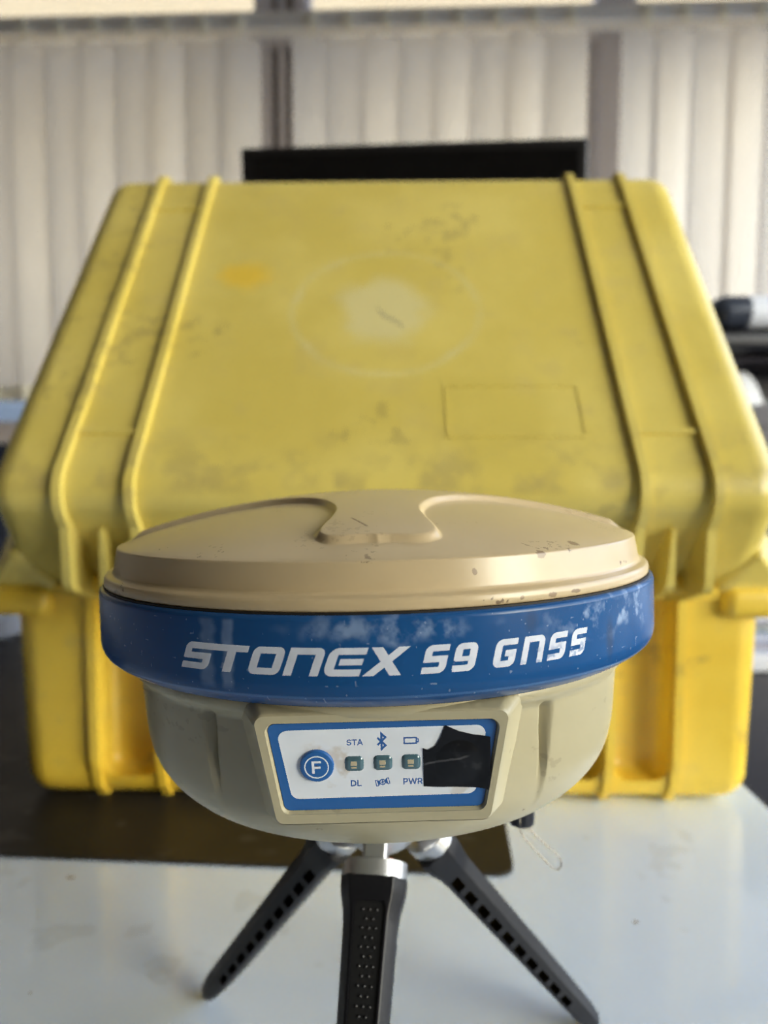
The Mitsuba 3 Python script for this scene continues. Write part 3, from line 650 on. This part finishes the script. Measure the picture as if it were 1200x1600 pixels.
def leg_parts(foot, name_first, front=False):
    d = np.array([foot[0] - AX, foot[1] - AY, 0.0]); R = np.linalg.norm(d); rad = d / R
    top = np.array([AX, AY, 0.0978]) + rad * 0.0165
    w = np.array([foot[0], foot[1], 0.0018]) - top; L = np.linalg.norm(w); w /= L
    tan = np.cross([0, 0, 1.0], rad)
    out = np.cross(w, tan); out = out if out[2] > 0 else -out
    side = np.cross(out, -w)
    M = TW(frame(np.stack([side, out, -w], 1), top))          # x across, y outward, z up the leg (0 at the top, -L at the foot)
    cap = m3.Manifold.batch_hull([cyl(0, 0, -0.0052, -0.0002, 0.0112, n=40), cyl(0, 0, -0.0048, 0.0002, 0.0106, n=40)]).scale([1, 0.80, 1])
    k = TP + '__leg'
    # lofted leg
    zs = np.array([-0.0050, -0.0075, -0.0100, -0.0130, -0.0160, -0.0200, -0.030, -0.045, -0.070, -0.095, -L + 0.012, -L + 0.004, -L])
    ws = np.array([0.0111, 0.0110, 0.0108, 0.0101, 0.0094, 0.0090, 0.0086, 0.0081, 0.0074, 0.0068, 0.0062, 0.0050, 0.0030])
    ts = np.array([0.0088, 0.0087, 0.0085, 0.0078, 0.0072, 0.0068, 0.0066, 0.0063, 0.0058, 0.0054, 0.0050, 0.0038, 0.0018])
    rings = []
    for z, a, b in zip(zs, ws, ts):
        p = sg.Polygon([(-a, -b * 0.75), (-a * 0.8, -b), (a * 0.8, -b), (a, -b * 0.75), (a, b * 0.25), (a * 0.66, b * 0.85), (-a * 0.66, b * 0.85), (-a, b * 0.25)]).buffer(-0.1 * min(a, b)).buffer(0.1 * min(a, b), quad_segs=2)
        q = np.array(p.exterior.coords)[:-1]
        rings.append((q, z))
    body_ = m3.Manifold()
    for (q0, z0), (q1, z1) in zip(rings[:-1], rings[1:]):
        body_ = body_ + hull_pts([(x, y, z0) for x, y in q0] + [(x, y, z1) for x, y in q1])
    # slots on the inner side
    slots = m3.Manifold()
    for i, (z, ln) in enumerate([(-0.018 - 0.0085 * i, 0.0058) for i in range(10)]):
        wz = np.interp(-z, -zs, ws) * 0.60
        tq = np.interp(-z, -zs, ts)
        slots = slots + rbox(-0.02, 0.02, -0.76 * tq, -0.22 * tq, z - ln, z, 0.0005)
    body_ = body_ - slots
    def ysurf(z): return np.interp(-z, -zs, ts) * 0.85
    def strip(sec, lo, hi):
        m = m3.Manifold()
        for (z0, h0), (z1, h1) in zip(sec[:-1], sec[1:]):
            m = m + hull_pts([(x, ysurf(q) + e, q) for q, h in ((z0, h0), (z1, h1)) for x in (-h, h) for e in (lo, hi)])
        return m
    padz = [(-0.0125, 0.0046), (-0.0145, 0.0053), (-0.020, 0.0051), (-0.030, 0.0049), (-0.045, 0.0045), (-0.070, 0.0040), (-0.090, 0.0036), (-0.093, 0.0026)]
    pc = strip(padz, -0.0010, 0.02)
    body_ = body_ - pc
    lk = add(k, mesh_of(body_), 'm_tripod_black', 'black leg', to=M, smooth=35)
    add(lk + '__top_cap', mesh_of(cap), 'm_tripod_silver', 'silver cap', to=M, smooth=35)
    lug = m3.Manifold.batch_hull([ball((x, y, z), 0.0015, 12) for x in (-0.0028, 0.0028) for y in (-0.003, 0.003) for z in (0.001, 0.0105)])
    add(lk + '__hinge_lug', mesh_of(lug), 'm_tripod_silver', 'silver hinge lug', to=M)
    pad = strip([(z_ - 0.0003 if z_ > -0.05 else z_ + 0.0003, h_ - 0.0003) for z_, h_ in padz], -0.0016, -0.0008)
    add(lk + '__grip_pad', mesh_of(pad), 'm_tripod_rubber', 'rubber grip strip', to=M)
    dots = []
    sp = trimesh.creation.icosphere(1, 0.00062)
    for r_ in range(28):
        z = -0.0152 - r_ * 0.00265
        y = np.interp(-z, -zs, ts) * 0.85 - 0.0008
        for x in ((-0.0023, 0.0, 0.0023) if r_ % 2 == 0 else (-0.00115, 0.00115)):
            q = sp.copy(); q.apply_translation([x * (1 - r_ * 0.008), y, z]); dots.append(q)
    add(lk + '__grip_dots', trimesh.util.concatenate(dots), 'm_tripod_dot', 'rows of tiny shiny grip dots', kind='stuff', to=M, smooth=True)
for fpos in ((-0.0125, 0.166), (-0.0774, 0.3050), (0.0878, 0.2890)): leg_parts(fpos, TP)

# ------------------------------------------------------------------ things behind
mat('m_monitor', srgb(16, 15, 16), 0.3, 0.4)
mat('m_screen', srgb(8, 8, 9), 0.12, 0.5)
MN = 'computer_monitor'
tag(MN, 'black computer monitor standing behind the yellow case in front of the blind', 'monitor')
MT = TW(frame(rotz(math.radians(-2.8)) @ roty(math.radians(-0.6)), [0.046, 1.045, 0.0]))
pn = rbox(-0.237, 0.237, 0.0, 0.030, 0.335, 0.6545, 0.004) - box(-0.222, 0.222, -0.01, 0.004, 0.352, 0.640)
add(MN + '__panel', mesh_of(pn), 'm_monitor', to=MT)
add(MN + '__screen', mesh_of(box(-0.222, 0.222, 0.003, 0.006, 0.352, 0.640)), 'm_screen', 'switched off screen', to=MT, smooth=False)
add(MN + '__stand', mesh_of(rbox(-0.03, 0.03, 0.030, 0.050, 0.008, 0.48, 0.004)), 'm_monitor', to=MT)
add(MN + '__base', mesh_of(rbox(-0.11, 0.11, -0.05, 0.13, 0.0, 0.012, 0.005)), 'm_monitor', to=TW(frame(rotz(math.radians(-2.8)), [0.046, 1.045, 0.0005])))

mat('m_mug', srgb(205, 208, 215), 0.2, 0.5)
mug = revolve([(0.0005, 0.0), (0.040, 0.0), (0.0425, 0.003), (0.0435, 0.09), (0.0420, 0.092), (0.0405, 0.09), (0.039, 0.008), (0.0005, 0.006)], 64)
MG = 'white_mug'
tag(MG, 'white mug on the black mat at the left behind the case', 'mug')
MGP = T().translate([-0.508, 0.930, 0.0023])
add(MG + '__cup', mug, 'm_mug', to=MGP)
hd = tube(spline([(-0.042, 0, 0.072), (-0.060, 0, 0.074), (-0.070, 0, 0.055), (-0.064, 0, 0.032), (-0.0425, 0, 0.022)], 24), 0.005, 12)
add(MG + '__handle', hd, 'm_mug', to=MGP, smooth=True)

mat('m_chair', srgb(26, 32, 46), 0.75, 0.3)
mat('m_chair_base', srgb(25, 25, 27), 0.5, 0.4)
CH = 'office_chair'
tag(CH, 'dark navy office chair behind the table at the far left under the blind', 'chair')
CHP = T().translate([-0.965, 1.50, 0.0])
back = m3.Manifold.batch_hull([ball((x, y, z), 0.03, 20) for x, y, z in ((-0.17, -0.02, -0.18), (0.17, -0.02, -0.18), (-0.19, 0.03, 0.22), (0.19, 0.03, 0.22))])
add(CH + '__backrest', mesh_of(back), 'm_chair', to=CHP)
add(CH + '__seat', mesh_of(rbox(-0.22, 0.22, -0.36, -0.05, -0.32, -0.25, 0.03)), 'm_chair', to=CHP)
add(CH + '__back_post', mesh_of(rbox(-0.03, 0.03, -0.075, -0.045, -0.34, -0.02, 0.008)), 'm_chair_base', to=CHP)
add(CH + '__column', mesh_of(cyl(0, -0.20, FLOOR + 0.10, -0.31, 0.03)), 'm_chair_base', to=CHP)
for k in range(5):
    a = 2 * math.pi * k / 5 + 0.3
    s = m3.Manifold.batch_hull([ball((0, -0.20, FLOOR + 0.11), 0.022, 12), ball((0.19 * math.cos(a), -0.20 + 0.19 * math.sin(a), FLOOR + 0.065), 0.014, 12)])
    cs_ = m3.Manifold.cylinder(0.03, 0.026, 0.026, 24).translate([0, 0, -0.015]).rotate([0, 90, 0]).translate([0.19 * math.cos(a), -0.20 + 0.19 * math.sin(a), FLOOR + 0.026])
    lk = add(CH + '__base_leg', mesh_of(s), 'm_chair_base', to=CHP)
    add(lk + '__caster', mesh_of(cs_), 'm_chair_base', to=CHP)

mat('m_cab_top', srgb(196, 200, 212), 0.3, 0.5)
mat('m_cab_front', srgb(62, 63, 72), 0.45, 0.4)
CB = 'side_cabinet'
tag(CB, 'dark grey side cabinet with a pale top at the right of the table', 'cabinet')
add(CB + '__top', mesh_of(rbox(0.31, 0.98, 0.845, 1.46, -0.0215, 0.0, 0.003)), 'm_cab_top', 'pale top board')
add(CB + '__body', mesh_of(rbox(0.32, 0.97, 0.870, 1.45, FLOOR, -0.0215, 0.003)), 'm_cab_front')
for a, b in ((0.325, 0.643), (0.647, 0.965)):
    dk = add(CB + '__door', mesh_of(rbox(a, b, 0.852, 0.870, FLOOR + 0.06, -0.026, 0.002)), 'm_cab_front')
    hx = b - 0.05 if a < 0.5 else a + 0.05
    add(dk + '__handle', mesh_of(rbox(hx - 0.005, hx + 0.005, 0.838, 0.853, -0.25, -0.12, 0.003)), 'm_steel')

mat('m_paper_grey', srgb(150, 150, 165), 0.5, 0.4)
mat('m_folder_blue', srgb(88, 112, 160), 0.4, 0.4)
mat('m_folder_green', srgb(62, 96, 76), 0.45, 0.4)
mat('m_folder_violet', srgb(120, 118, 140), 0.35, 0.5)
z = 0.0
for nm, m_, h, x0, rot, lb, cat in (('magazine', 'm_paper_grey', 0.008, 0.372, 2, 'grey magazine at the bottom of the pile on the side cabinet', 'magazine'),
                               ('folder', 'm_folder_blue', 0.012, 0.368, -1, 'blue folder in the pile on the side cabinet above the grey magazine', 'folder'),
                               ('folder', 'm_folder_green', 0.008, 0.374, 1.5, 'green folder in the pile on the side cabinet above the blue one', 'folder'),
                               ('folder', 'm_folder_violet', 0.022, 0.376, -2, 'grey violet folder on top of the pile on the side cabinet', 'folder')):
    d = rbox(0, 0.30, 0, 0.13, 0.0003, h, 0.0015) - box(-0.01, 0.297, -0.01, 0.127, h * 0.22, h * 0.78)
    k = add(nm, mesh_of(d), m_, lb, cat, to=T().translate([x0, 0.868, z]).rotate([0, 0, 1], rot * 0.4))
    add(k + '__pages', mesh_of(box(0.004, 0.294, 0.003, 0.124, h * 0.23, h * 0.77)), 'm_cab_top' if m_ != 'm_paper_grey' else 'm_paper_grey', 'pale pages', to=T().translate([x0, 0.868, z]).rotate([0, 0, 1], rot * 0.4))
    z += h

mat('m_printer', srgb(72, 70, 78), 0.4, 0.4)
mat('m_printer_dark', srgb(20, 20, 23), 0.35, 0.45)
mat('m_printer_lid', srgb(214, 218, 228), 0.15, 0.6)
mat('m_printer_corner', srgb(52, 58, 70), 0.25, 0.5)
mat('m_paper', srgb(240, 242, 244), 0.6, 0.3, two=True)
PR = 'office_printer'
tag(PR, 'dark grey office printer standing on the side cabinet by the window', 'printer')
px0, px1, py0, py1 = 0.462, 0.93, 1.055, 1.42
pbody = rbox(px0, px1, py0, py1, 0.0, 0.372, 0.02) - rbox(px0 + 0.008, px1 - 0.03, py0 - 0.05, py0 + 0.20, 0.305, 0.362, 0.006) - box(px0 - 0.1, px1 + 0.1, py0 - 0.01, py0 + 0.006, 0.262, 0.270)
add(PR + '__body', mesh_of(pbody), 'm_printer', to=None)
add(PR + '__output_slot', mesh_of(box(px0 + 0.010, px1 - 0.031, py0 + 0.03, py0 + 0.19, 0.306, 0.311)), 'm_printer_dark', 'black output slot')
add(PR + '__scanner_base', mesh_of(rbox(px0 - 0.012, px1 + 0.012, py0 - 0.03, py1, 0.372, 0.402, 0.012)), 'm_printer_dark', 'black scanner base')
lid_all = rbox(px0 - 0.012, px1 + 0.012, py0 - 0.035, py1, 0.404, 0.449, 0.022, 24)
add(PR + '__scanner_lid', mesh_of(lid_all ^ box(px0 + 0.038, 2, 0, 2, 0, 1)), 'm_printer_lid', 'pale glossy scanner lid')
add(PR + '__lid_hinge_cover', mesh_of(lid_all ^ box(0, px0 + 0.038, 0, 2, 0, 1)), 'm_printer_corner', 'dark rounded end of the lid')
add(PR + '__paper_drawer', mesh_of(rbox(px0 + 0.02, px1 - 0.02, py0 - 0.012, py0 + 0.01, 0.03, 0.12, 0.006)), 'm_printer_dark', 'paper drawer front')
u = np.linspace(0, 1, 14)
prof = np.stack([-0.010 * u ** 2, 0.10 - 0.17 * u, 0.002 + 0.030 * np.sin(u * 2.0) - 0.062 * u ** 3], -1)
sh = np.stack([prof + [x, 0, 0.004 * math.sin(x * 30)] for x in np.linspace(0, 0.044, 9)])
sheet = grid_mesh(sh)
add('paper_sheet', sheet, 'm_paper', 'white sheet of paper curling out of the printer slot', 'paper', to=T().translate([0.478, py0 + 0.02, 0.3275]), smooth=True)
